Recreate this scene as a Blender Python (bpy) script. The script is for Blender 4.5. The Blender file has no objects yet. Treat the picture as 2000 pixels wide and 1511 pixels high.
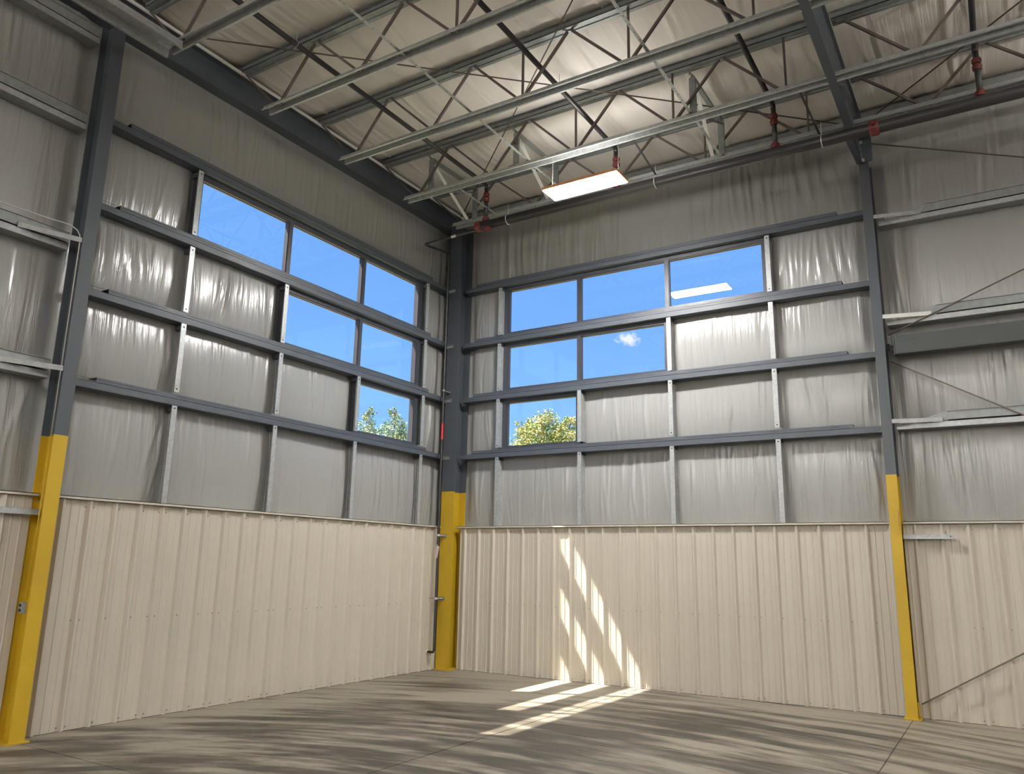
import bpy, bmesh, math, random
import numpy as np
from mathutils import Vector, Matrix
random.seed(7)
rng = np.random.default_rng(11)
SC = bpy.context.scene
COL = SC.collection

# ------------------------------------------------------------------ camera
F_PX = 1528.81
CAM_POS = Vector((8.7249, -11.7907, 1.8303))
CR = Vector((0.84985973, 0.526703, 0.01795541))
CU = Vector((0.10087923, -0.19602477, 0.97539616))
CF = Vector((-0.51726379, 0.82713859, 0.21972695))
cd = bpy.data.cameras.new('camera')
cd.sensor_fit = 'HORIZONTAL'; cd.sensor_width = 36.0
cd.lens = F_PX / 2000.0 * 36.0
cd.clip_start = 0.05; cd.clip_end = 2000
cam = bpy.data.objects.new('camera', cd); COL.objects.link(cam)
M = Matrix.Identity(4)
for i in range(3):
    M[i][0] = CR[i]; M[i][1] = CU[i]; M[i][2] = -CF[i]; M[i][3] = CAM_POS[i]
cam.matrix_world = M
SC.camera = cam

# ------------------------------------------------------------------ world (clear blue sky with one small cloud)
SKY_STRENGTH = 1.08
w = bpy.data.worlds.new('sky'); SC.world = w; w.use_nodes = True
nt = w.node_tree; nt.nodes.clear()
def N(t, k, **kw):
    n = t.nodes.new(k)
    for a, b in kw.items(): setattr(n, a, b)
    return n
out = N(nt, 'ShaderNodeOutputWorld'); bg = N(nt, 'ShaderNodeBackground'); bg.inputs['Strength'].default_value = SKY_STRENGTH
tc = N(nt, 'ShaderNodeTexCoord'); sep = N(nt, 'ShaderNodeSeparateXYZ'); nt.links.new(tc.outputs['Generated'], sep.inputs[0])
ramp = N(nt, 'ShaderNodeValToRGB'); nt.links.new(sep.outputs['Z'], ramp.inputs['Fac'])
cr = ramp.color_ramp
cr.elements[0].position = 0.0; cr.elements[0].color = (0.40, 0.70, 1.0, 1)
cr.elements[1].position = 0.9; cr.elements[1].color = (0.09, 0.25, 0.72, 1)
for p, c in ((0.16, (0.29, 0.60, 1.02, 1)), (0.30, (0.205, 0.47, 1.02, 1)), (0.42, (0.18, 0.43, 0.98, 1))):
    e = cr.elements.new(p); e.color = c
# small cumulus
dotn = N(nt, 'ShaderNodeVectorMath', operation='SUBTRACT'); nt.links.new(tc.outputs['Generated'], dotn.inputs[0]); dotn.inputs[1].default_value = (-0.3797, 0.8823, 0.2783)
scl = N(nt, 'ShaderNodeVectorMath', operation='MULTIPLY'); nt.links.new(dotn.outputs[0], scl.inputs[0]); scl.inputs[1].default_value = (1, 1, 1.75)
ln = N(nt, 'ShaderNodeVectorMath', operation='LENGTH'); nt.links.new(scl.outputs[0], ln.inputs[0])
noi = N(nt, 'ShaderNodeTexNoise'); noi.inputs['Scale'].default_value = 130; noi.inputs['Detail'].default_value = 6; nt.links.new(tc.outputs['Generated'], noi.inputs['Vector'])
mm = N(nt, 'ShaderNodeMath', operation='MULTIPLY'); nt.links.new(noi.outputs['Fac'], mm.inputs[0]); mm.inputs[1].default_value = 0.026
ad = N(nt, 'ShaderNodeMath', operation='ADD'); nt.links.new(mm.outputs[0], ad.inputs[0]); nt.links.new(ln.outputs['Value'], ad.inputs[1])
mr = N(nt, 'ShaderNodeMapRange'); nt.links.new(ad.outputs[0], mr.inputs['Value'])
mr.inputs['From Min'].default_value = 0.0290; mr.inputs['From Max'].default_value = 0.0200
mr.inputs['To Min'].default_value = 0; mr.inputs['To Max'].default_value = 1
mix = N(nt, 'ShaderNodeMix', data_type='RGBA'); nt.links.new(mr.outputs[0], mix.inputs[0]); nt.links.new(ramp.outputs[0], mix.inputs[6]); mix.inputs[7].default_value = (0.93, 0.97, 1.05, 1)
nt.links.new(mix.outputs[2], bg.inputs['Color']); nt.links.new(bg.outputs[0], out.inputs[0])

# ------------------------------------------------------------------ sun, exposure
sd = bpy.data.lights.new('sun', 'SUN'); sd.energy = 33; sd.angle = math.radians(0.53); sd.color = (1.0, 0.90, 0.76)
sun = bpy.data.objects.new('sun', sd); COL.objects.link(sun)
sdir = Vector((0.60, 0.25, -1.0)).normalized()
sun.rotation_euler = sdir.to_track_quat('-Z', 'Y').to_euler()
sun.location = (-12, -6, 20)
vs = SC.view_settings; vs.view_transform = 'Standard'; vs.look = 'None'; vs.gamma = 1; vs.exposure = 0.0
vs.use_curve_mapping = False
SC.cycles.max_bounces = 10; SC.cycles.diffuse_bounces = 5; SC.cycles.glossy_bounces = 5; SC.cycles.transparent_max_bounces = 12
SC.cycles.sample_clamp_indirect = 6.0
SC.cycles.caustics_reflective = False; SC.cycles.caustics_refractive = False
try: SC.cycles.use_denoising = True
except Exception: pass
LED_POWER = 340.0

# ------------------------------------------------------------------ materials
def mat(name, col, rough=0.5, metal=0.0, spec=0.5, emit=None, estr=0.0):
    m = bpy.data.materials.new(name); m.use_nodes = True
    b = m.node_tree.nodes['Principled BSDF']
    b.inputs['Base Color'].default_value = (*col, 1); b.inputs['Roughness'].default_value = rough
    b.inputs['Metallic'].default_value = metal; b.inputs['Specular IOR Level'].default_value = spec
    if emit: b.inputs['Emission Color'].default_value = (*emit, 1); b.inputs['Emission Strength'].default_value = estr
    return m
def noisy(m, c1, c2, scale=(3, 3, 3), nscale=4.0, detail=5, bump=0.0, rough=None, bdist=0.01, dist=0.0):
    t = m.node_tree; b = t.nodes['Principled BSDF']
    tc = N(t, 'ShaderNodeTexCoord'); mp = N(t, 'ShaderNodeMapping'); mp.inputs['Scale'].default_value = scale
    t.links.new(tc.outputs['Object'], mp.inputs[0])
    n = N(t, 'ShaderNodeTexNoise'); n.inputs['Scale'].default_value = nscale; n.inputs['Detail'].default_value = detail; n.inputs['Distortion'].default_value = dist
    t.links.new(mp.outputs[0], n.inputs['Vector'])
    r = N(t, 'ShaderNodeValToRGB'); t.links.new(n.outputs['Fac'], r.inputs['Fac'])
    r.color_ramp.elements[0].position = 0.35; r.color_ramp.elements[0].color = (*c1, 1)
    r.color_ramp.elements[1].position = 0.65; r.color_ramp.elements[1].color = (*c2, 1)
    t.links.new(r.outputs[0], b.inputs['Base Color'])
    if bump:
        bp = N(t, 'ShaderNodeBump'); bp.inputs['Strength'].default_value = bump; bp.inputs['Distance'].default_value = bdist
        t.links.new(n.outputs['Fac'], bp.inputs['Height']); t.links.new(bp.outputs[0], b.inputs['Normal'])
    if rough:
        mr = N(t, 'ShaderNodeMapRange'); t.links.new(n.outputs['Fac'], mr.inputs['Value'])
        mr.inputs['From Min'].default_value = 0.35; mr.inputs['From Max'].default_value = 0.65
        mr.inputs['To Min'].default_value = rough[0]; mr.inputs['To Max'].default_value = rough[1]
        t.links.new(mr.outputs[0], b.inputs['Roughness'])
    return m

DARK = noisy(mat('dark_grey_paint', (0.05, 0.06, 0.075), 0.45), (0.066, 0.077, 0.096), (0.076, 0.089, 0.110), nscale=2, rough=(0.42, 0.52))
DARKB = mat('dark_green_grey_paint', (0.045, 0.054, 0.056), 0.5)
GALV = noisy(mat('galvanised_steel', (0.42, 0.44, 0.45), 0.38, 0.35), (0.36, 0.38, 0.385), (0.46, 0.48, 0.485), nscale=6, rough=(0.32, 0.45))
GALVW = noisy(mat('galvanised_steel_satin', (0.3, 0.32, 0.33), 0.45, 0.25), (0.23, 0.25, 0.25), (0.29, 0.31, 0.31), nscale=5, rough=(0.38, 0.5))
RUST = mat('brown_primer', (0.115, 0.092, 0.080), 0.6)
BLACK = mat('black_pipe', (0.027, 0.024, 0.027), 0.4)
RED = mat('red_coupling', (0.13, 0.018, 0.018), 0.5)
REDTAG = mat('red_label', (0.45, 0.03, 0.03), 0.5)
CREAM = noisy(mat('cream_painted_steel', (0.62, 0.57, 0.49), 0.42), (0.495, 0.455, 0.385), (0.515, 0.475, 0.402), nscale=0.5, rough=(0.36, 0.42))
CREAMT = mat('cream_trim_steel', (0.58, 0.54, 0.46), 0.4)
SCREW = mat('screw_head', (0.20, 0.18, 0.15), 0.5)
BRONZE = mat('dark_bronze_frame', (0.045, 0.05, 0.065), 0.4)
BRONZEL = mat('window_return_strip', (0.055, 0.040, 0.044), 0.45)
WHITE = mat('white_and_glint', (0.8, 0.8, 0.78), 0.4)  # white parts, and a painted lamp glint on one galvanised brace
COPPERISH = mat('fixture_edge', (0.62, 0.30, 0.13), 0.5)
HOLE = mat('hole_black', (0.006, 0.006, 0.007), 0.9)
CONDUIT = mat('conduit_steel', (0.55, 0.55, 0.53), 0.35, 0.15)
BARK = mat('bark', (0.12, 0.09, 0.07), 0.9)
TAG = mat('paper_tag', (0.55, 0.45, 0.47), 0.7)
LED = mat('led_diffuser', (1, 1, 1), 0.5, emit=(1.0, 0.98, 0.945), estr=LED_POWER)
LEDUP = mat('ceiling_fill_glow', (1, 1, 1), 0.5, emit=(1.0, 0.965, 0.90), estr=LED_POWER*2.6)  # glow added to brighten the ceiling, not a real lamp part
CEILFILLN = mat('ceiling_fill_glow_dim', (1, 1, 1), 0.5, emit=(1.0, 0.965, 0.90), estr=LED_POWER*0.075)  # weaker added ceiling glow, for the fixture in view
LEAF1 = noisy(mat('leaves_green_yellow', (0.2, 0.3, 0.05), 0.6), (0.12, 0.23, 0.05), (0.48, 0.40, 0.10), nscale=0.5)
LEAF2 = noisy(mat('leaves_pale_green', (0.2, 0.3, 0.12), 0.6), (0.11, 0.20, 0.09), (0.36, 0.40, 0.22), nscale=0.5)
GROUND = noisy(mat('outdoor_ground', (0.2, 0.2, 0.15), 0.9), (0.16, 0.18, 0.10), (0.26, 0.24, 0.18), nscale=0.3)
OUTW = mat('outer_sheathing', (0.5, 0.5, 0.48), 0.7)
DRYW = mat('far_wall_white', (0.78, 0.76, 0.72), 0.8)

# column paint: charcoal above 3.09 m, safety yellow below
COLP = mat('column_paint', (0.05, 0.06, 0.07), 0.45)
t = COLP.node_tree; b = t.nodes['Principled BSDF']
g = N(t, 'ShaderNodeNewGeometry'); s = N(t, 'ShaderNodeSeparateXYZ'); t.links.new(g.outputs['Position'], s.inputs[0])
lt = N(t, 'ShaderNodeMath', operation='LESS_THAN'); t.links.new(s.outputs['Z'], lt.inputs[0]); lt.inputs[1].default_value = 3.09
n = N(t, 'ShaderNodeTexNoise'); n.inputs['Scale'].default_value = 1.6; n.inputs['Detail'].default_value = 4; t.links.new(g.outputs['Position'], n.inputs['Vector'])
yr = N(t, 'ShaderNodeValToRGB'); t.links.new(n.outputs['Fac'], yr.inputs['Fac'])
yr.color_ramp.elements[0].position = .3; yr.color_ramp.elements[0].color = (0.42, 0.275, 0.016, 1)
yr.color_ramp.elements[1].position = .7; yr.color_ramp.elements[1].color = (0.52, 0.345, 0.020, 1)
mx = N(t, 'ShaderNodeMix', data_type='RGBA'); t.links.new(lt.outputs[0], mx.inputs[0]); mx.inputs[6].default_value = (0.060, 0.069, 0.084, 1)
t.links.new(yr.outputs[0], mx.inputs[7]); t.links.new(mx.outputs[2], b.inputs['Base Color'])

# white vinyl insulation facing
def vinyl(name, stretch, c1, c2):
    m = mat(name, c1, 0.25); t = m.node_tree; b = t.nodes['Principled BSDF']
    b.inputs['Specular IOR Level'].default_value = 0.8
    tc = N(t, 'ShaderNodeTexCoord'); mp = N(t, 'ShaderNodeMapping'); mp.inputs['Scale'].default_value = stretch; t.links.new(tc.outputs['Object'], mp.inputs[0])
    n1 = N(t, 'ShaderNodeTexNoise'); n1.inputs['Scale'].default_value = 1.0; n1.inputs['Detail'].default_value = 4; n1.inputs['Distortion'].default_value = 0.5; t.links.new(mp.outputs[0], n1.inputs['Vector'])
    mp3 = N(t, 'ShaderNodeMapping'); mp3.inputs['Scale'].default_value = tuple(v*(3.2 if v > 5 else 1.5) for v in stretch); t.links.new(tc.outputs['Object'], mp3.inputs[0])
    n3 = N(t, 'ShaderNodeTexNoise'); n3.inputs['Scale'].default_value = 1.0; n3.inputs['Detail'].default_value = 3; n3.inputs['Distortion'].default_value = 0.8; t.links.new(mp3.outputs[0], n3.inputs['Vector'])
    n4 = N(t, 'ShaderNodeTexNoise'); n4.inputs['Scale'].default_value = 1.7; n4.inputs['Detail'].default_value = 3; mp4 = N(t, 'ShaderNodeMapping'); mp4.inputs['Scale'].default_value = tuple(1.6 if v > 5 else .4 for v in stretch); t.links.new(tc.outputs['Object'], mp4.inputs[0]); t.links.new(mp4.outputs[0], n4.inputs['Vector'])
    mk = N(t, 'ShaderNodeMapRange'); t.links.new(n4.outputs['Fac'], mk.inputs['Value']); mk.interpolation_type = 'SMOOTHSTEP'; mk.inputs['From Min'].default_value = .2; mk.inputs['From Max'].default_value = .85; mk.inputs['To Max'].default_value = .55
    rg = N(t, 'ShaderNodeMath', operation='SUBTRACT'); t.links.new(n3.outputs['Fac'], rg.inputs[0]); rg.inputs[1].default_value = .5
    ra = N(t, 'ShaderNodeMath', operation='ABSOLUTE'); t.links.new(rg.outputs[0], ra.inputs[0])
    rm = N(t, 'ShaderNodeMath', operation='MULTIPLY'); t.links.new(ra.outputs[0], rm.inputs[0]); t.links.new(mk.outputs[0], rm.inputs[1])
    sb_ = N(t, 'ShaderNodeMath', operation='SUBTRACT'); t.links.new(n1.outputs['Fac'], sb_.inputs[0]); t.links.new(rm.outputs[0], sb_.inputs[1])
    bp = N(t, 'ShaderNodeBump'); bp.inputs['Strength'].default_value = 0.8; bp.inputs['Distance'].default_value = 0.022
    t.links.new(sb_.outputs[0], bp.inputs['Height']); t.links.new(bp.outputs[0], b.inputs['Normal'])
    return m
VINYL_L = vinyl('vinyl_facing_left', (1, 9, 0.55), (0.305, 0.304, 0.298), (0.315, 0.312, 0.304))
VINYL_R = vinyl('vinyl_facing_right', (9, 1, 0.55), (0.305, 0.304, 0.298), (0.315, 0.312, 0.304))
VINYL_C = vinyl('vinyl_facing_roof', (7, 0.5, 1), (0.80, 0.76, 0.72), (0.82, 0.775, 0.73))
for l_ in list(VINYL_C.node_tree.nodes['Principled BSDF'].inputs['Roughness'].links): VINYL_C.node_tree.links.remove(l_)
VINYL_C.node_tree.nodes['Principled BSDF'].inputs['Roughness'].default_value = 0.5; VINYL_C.node_tree.nodes['Principled BSDF'].inputs['Specular IOR Level'].default_value = 0.35

# glass: clear, mirror-like at grazing angles
GLASS = bpy.data.materials.new('clear_glass'); GLASS.use_nodes = True; t = GLASS.node_tree; t.nodes.clear()
o_ = N(t, 'ShaderNodeOutputMaterial'); tr = N(t, 'ShaderNodeBsdfTransparent'); gl = N(t, 'ShaderNodeBsdfGlossy'); gl.inputs['Roughness'].default_value = 0.0
tr.inputs['Color'].default_value = (0.96, 0.985, 1.0, 1)
ge = N(t, 'ShaderNodeNewGeometry'); dt = N(t, 'ShaderNodeVectorMath', operation='DOT_PRODUCT'); t.links.new(ge.outputs['Incoming'], dt.inputs[0]); t.links.new(ge.outputs['Normal'], dt.inputs[1])
def mth(op, a_, b_=None):
    n_ = N(t, 'ShaderNodeMath', operation=op)
    for i_, v_ in enumerate((a_, b_)):
        if v_ is None: continue
        if isinstance(v_, (int, float)): n_.inputs[i_].default_value = v_
        else: t.links.new(v_, n_.inputs[i_])
    return n_.outputs[0]
fr = mth('MULTIPLY_ADD', mth('POWER', mth('SUBTRACT', 1.0, mth('ABSOLUTE', dt.outputs['Value'])), 5.0), 0.90)
fr.node.inputs[2].default_value = 0.085          # two surfaces of a thin pane, same from both sides
m2 = fr.node
ms = N(t, 'ShaderNodeMixShader'); t.links.new(m2.outputs[0], ms.inputs[0]); t.links.new(tr.outputs[0], ms.inputs[1]); t.links.new(gl.outputs[0], ms.inputs[2]); t.links.new(ms.outputs[0], o_.inputs[0])

# polished-in concrete: pale slab with dark sweeping trowel and tyre marks, joints
CONC = mat('concrete_floor', (0.3, 0.28, 0.24), 0.6); t = CONC.node_tree; b = t.nodes['Principled BSDF']
tc = N(t, 'ShaderNodeTexCoord')
def noise(sc, scale, det, dist=0.0, loc=(0, 0, 0), rot=0):
    mp = N(t, 'ShaderNodeMapping'); mp.inputs['Scale'].default_value = scale; mp.inputs['Location'].default_value = loc; mp.inputs['Rotation'].default_value = (0, 0, rot)
    t.links.new(tc.outputs['Object'], mp.inputs[0])
    n = N(t, 'ShaderNodeTexNoise'); n.inputs['Scale'].default_value = sc; n.inputs['Detail'].default_value = det; n.inputs['Distortion'].default_value = dist
    t.links.new(mp.outputs[0], n.inputs['Vector']); return n
# radial coordinates for arcs swept around a point in the room
sx = N(t, 'ShaderNodeVectorMath', operation='SUBTRACT'); t.links.new(tc.outputs['Object'], sx.inputs[0]); sx.inputs[1].default_value = (4.6, -11.0, 0)
lng = N(t, 'ShaderNodeVectorMath', operation='LENGTH'); t.links.new(sx.outputs[0], lng.inputs[0])
sp = N(t, 'ShaderNodeSeparateXYZ'); t.links.new(sx.outputs[0], sp.inputs[0])
at = N(t, 'ShaderNodeMath', operation='ARCTAN2'); t.links.new(sp.outputs['Y'], at.inputs[0]); t.links.new(sp.outputs['X'], at.inputs[1])
cb = N(t, 'ShaderNodeCombineXYZ'); mr_ = N(t, 'ShaderNodeMath', operation='MULTIPLY'); t.links.new(lng.outputs['Value'], mr_.inputs[0]); mr_.inputs[1].default_value = 4.2
ma_ = N(t, 'ShaderNodeMath', operation='MULTIPLY'); t.links.new(at.outputs[0], ma_.inputs[0]); ma_.inputs[1].default_value = 4.0
t.links.new(mr_.outputs[0], cb.inputs['X']); t.links.new(ma_.outputs[0], cb.inputs['Y'])
arc = N(t, 'ShaderNodeTexNoise'); arc.inputs['Scale'].default_value = 1.0; arc.inputs['Detail'].default_value = 7; arc.inputs['Roughness'].default_value = 0.62; t.links.new(cb.outputs[0], arc.inputs['Vector'])
big = noise(0.28, (1, 1, 1), 3, 0.6, (3.1, 1.7, 0)); fine = noise(14, (1, 1, 1), 5)
sm = N(t, 'ShaderNodeMath', operation='MULTIPLY_ADD'); t.links.new(big.outputs['Fac'], sm.inputs[0]); sm.inputs[1].default_value = 0.55; t.links.new(arc.outputs['Fac'], sm.inputs[2])
# swept-clean strip along the walls stays pale
so = N(t, 'ShaderNodeSeparateXYZ'); t.links.new(tc.outputs['Object'], so.inputs[0])
ny = N(t, 'ShaderNodeMath', operation='MULTIPLY'); t.links.new(so.outputs['Y'], ny.inputs[0]); ny.inputs[1].default_value = -1
mn = N(t, 'ShaderNodeMath', operation='MINIMUM'); t.links.new(ny.outputs[0], mn.inputs[0]); t.links.new(so.outputs['X'], mn.inputs[1])
edge = N(t, 'ShaderNodeMapRange'); t.links.new(mn.outputs[0], edge.inputs['Value']); edge.inputs['From Min'].default_value = 0.1; edge.inputs['From Max'].default_value = 2.2
edge.inputs['To Min'].default_value = 0.17; edge.inputs['To Max'].default_value = 0.0
se = N(t, 'ShaderNodeMath', operation='ADD'); t.links.new(sm.outputs[0], se.inputs[0]); t.links.new(edge.outputs[0], se.inputs[1])
rp = N(t, 'ShaderNodeValToRGB'); t.links.new(se.outputs[0], rp.inputs['Fac'])
rp.color_ramp.elements[0].position = 0.74; rp.color_ramp.elements[0].color = (0.052, 0.044, 0.034, 1)
rp.color_ramp.elements[1].position = 0.93; rp.color_ramp.elements[1].color = (0.27, 0.24, 0.19, 1)
e = rp.color_ramp.elements.new(0.81); e.color = (0.122, 0.107, 0.083, 1)
mf = N(t, 'ShaderNodeMix', data_type='RGBA', blend_type='MULTIPLY'); mf.inputs[0].default_value = 0.25; t.links.new(rp.outputs[0], mf.inputs[6]); t.links.new(fine.outputs['Fac'], mf.inputs[7])
t.links.new(mf.outputs[2], b.inputs['Base Color'])
rr = N(t, 'ShaderNodeMapRange'); t.links.new(arc.outputs['Fac'], rr.inputs['Value']); rr.inputs['To Min'].default_value = 0.42; rr.inputs['To Max'].default_value = 0.72; t.links.new(rr.outputs[0], b.inputs['Roughness'])
bp = N(t, 'ShaderNodeBump'); bp.inputs['Strength'].default_value = 0.12; bp.inputs['Distance'].default_value = 0.004; t.links.new(fine.outputs['Fac'], bp.inputs['Height']); t.links.new(bp.outputs[0], b.inputs['Normal'])

# ------------------------------------------------------------------ helpers
class MB:
    def __init__(s): s.v = []; s.f = []; s.mi = []; s.mats = []
    def _m(s, m):
        if m is None: return 0
        if m not in s.mats: s.mats.append(m)
        return s.mats.index(m)
    def add(s, vs, fs, m=None):
        o = len(s.v); s.v += [tuple(v) for v in vs]; s.f += [tuple(i + o for i in f) for f in fs]; s.mi += [s._m(m)] * len(fs); return s
    def box(s, a, b, m=None):
        x0, y0, z0 = (min(a[i], b[i]) for i in range(3)); x1, y1, z1 = (max(a[i], b[i]) for i in range(3))
        return s.add([(x0,y0,z0),(x1,y0,z0),(x1,y1,z0),(x0,y1,z0),(x0,y0,z1),(x1,y0,z1),(x1,y1,z1),(x0,y1,z1)],
                     [(0,3,2,1),(4,5,6,7),(0,1,5,4),(1,2,6,5),(2,3,7,6),(3,0,4,7)], m)
    def bar(s, p0, p1, wd, ht, up=(0, 0, 1), m=None):
        p0 = Vector(p0); p1 = Vector(p1); d = (p1 - p0).normalized(); u = Vector(up)
        if abs(d.dot(u)) > 0.97: u = Vector((0, 1, 0))
        r = d.cross(u).normalized(); u = r.cross(d).normalized(); vs = []
        for p in (p0, p1):
            for a, b in ((-1,-1),(1,-1),(1,1),(-1,1)): vs.append(p + r * (a * wd / 2) + u * (b * ht / 2))
        return s.add(vs, [(3,2,1,0),(4,5,6,7),(0,1,5,4),(1,2,6,5),(2,3,7,6),(3,0,4,7)], m)
    def tube(s, pts, r, n=10, m=None, cap=True):
        pts = [Vector(p) for p in pts]; rings = []
        for i, p in enumerate(pts):
            d = (pts[min(i+1, len(pts)-1)] - pts[max(i-1, 0)]).normalized()
            u = Vector((0, 0, 1)) if abs(d.z) < 0.9 else Vector((0, 1, 0))
            a = d.cross(u).normalized(); c = a.cross(d)
            rr = r[i] if isinstance(r, (list, tuple)) else r
            rings.append([p + (a * math.cos(2*math.pi*k/n) + c * math.sin(2*math.pi*k/n)) * rr for k in range(n)])
        vs = [v for R_ in rings for v in R_]; fs = []
        for i in range(len(pts)-1):
            for k in range(n): fs.append((i*n+k, i*n+(k+1)%n, (i+1)*n+(k+1)%n, (i+1)*n+k))
        if cap: fs.append(tuple(range(n))[::-1]); fs.append(tuple(range((len(pts)-1)*n, len(pts)*n)))
        return s.add(vs, fs, m)
    def strip(s, prof, p0, p1, ax_u, ax_v, thick=0.0, m=None):
        """open profile [(u,v)] swept from p0 to p1, given a thickness along v"""
        p0 = Vector(p0); p1 = Vector(p1); U = Vector(ax_u); V = Vector(ax_v); vs = []; k = len(prof)
        for p in (p0, p1):
            for off in (0, thick):
                for (a, b) in prof: vs.append(p + U * a + V * (b + off))
        fs = []
        for i in range(k-1):
            fs.append((i, i+1, 2*k+i+1, 2*k+i)); fs.append((k+i, 3*k+i, 3*k+i+1, k+i+1))
            fs.append((i, k+i, k+i+1, i+1)); fs.append((2*k+i, 2*k+i+1, 3*k+i+1, 3*k+i))
        fs.append((0, 2*k, 3*k, k)); fs.append((k-1, 2*k-1, 4*k-1, 3*k-1))
        return s.add(vs, fs, m)
    def mesh(s, name):
        me = bpy.data.meshes.new(name); me.from_pydata(s.v, [], s.f)
        for m in s.mats: me.materials.append(m)
        if len(s.mats) > 1:
            me.polygons.foreach_set('material_index', s.mi)
        return me
    def build(s, name, m=None, parent=None, smooth=False, fix=True):
        if m is not None and m not in s.mats: s.mats = [m] + s.mats if not s.mats else s.mats
        me = s.mesh(name)
        if fix:
            bm = bmesh.new(); bm.from_mesh(me); bmesh.ops.recalc_face_normals(bm, faces=bm.faces); bm.to_mesh(me); bm.free()
        if smooth:
            for p in me.polygons: p.use_smooth = True
        o = bpy.data.objects.new(name, me); COL.objects.link(o)
        if parent is not None: o.parent = parent
        return o
def place(me, name, parent=None, loc=(0, 0, 0)):
    o = bpy.data.objects.new(name, me); COL.objects.link(o); o.location = loc
    if parent is not None: o.parent = parent
    return o
def thing(name, label, cat, group=None, loc=(0, 0, 0)):
    o = bpy.data.objects.new(name, None); COL.objects.link(o); o.location = loc; o.empty_display_size = .2
    return tag(o, label, cat, group)
def tag(o, label, cat, group=None):
    o['label'] = label; o['category'] = cat; o['kind'] = 'thing'
    if group: o['group'] = group
    return o
def struct(o): o['kind'] = 'structure'; return o

# ------------------------------------------------------------------ key dimensions (metres; the two measured walls meet at x=0, y=0)
XMAX, YMIN = 21.0, -21.0
SOFF = 0.2                      # girt depth, facing lies this far behind the girt faces
G = [7.080, 5.979, 4.911, 3.836]
WT = 2.437                      # top of the cream panels
ZR = 8.72
GOUT = [8.08, 6.93, 5.42, 3.93]
STUD = [0.853, 2.55, 4.20, 5.83]
CB = 7.30                       # bay: column lines at 7.3-7.5 m from the corner
ROWS = [(G[1], G[0]-0.145), (G[2], G[1]-0.145), (G[3], G[2]-0.145)]
WIN = {  # opening per row: distance from the corner
    'L': [(0.885, 5.80), (0.885, 4.175), (0.885, 2.53)],
    'R': [(1.085, 5.975), (1.085, 4.33), (1.085, 2.69)],
}
def P2(side, a, d, z):
    """a = distance along the wall from the corner, d = distance in front of the girt face line"""
    return (d, -a, z) if side == 'L' else (a, -d, z)

# ------------------------------------------------------------------ floor, ground
mb = MB()
xs = [-0.3, 3.73, 7.50, 11.3, XMAX]; ys = [0.3, -3.55, -7.25, -12.0, YMIN]
flo = bpy.data.objects.new('floor', None); COL.objects.link(flo); struct(flo)
def slab(x0, x1, y0, y1):
    m_ = MB(); gq = 0.006
    m_.box((x0+gq, y0+gq, -0.15), (x1-gq, y1-gq, 0.0)); o = m_.build('floor_slab', CONC, flo)
for i in range(4):
    for j in range(4): slab(xs[i], xs[i+1], ys[j+1], ys[j])
MB().box((-0.3, YMIN, -0.16), (XMAX, 0.3, -0.012)).build('joint_filler', mat('joint_filler_grey', (0.24, 0.225, 0.19), .8), flo)
struct(MB().box((-200, -200, -0.5), (200, 200, -0.2)).build('ground', GROUND))

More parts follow.
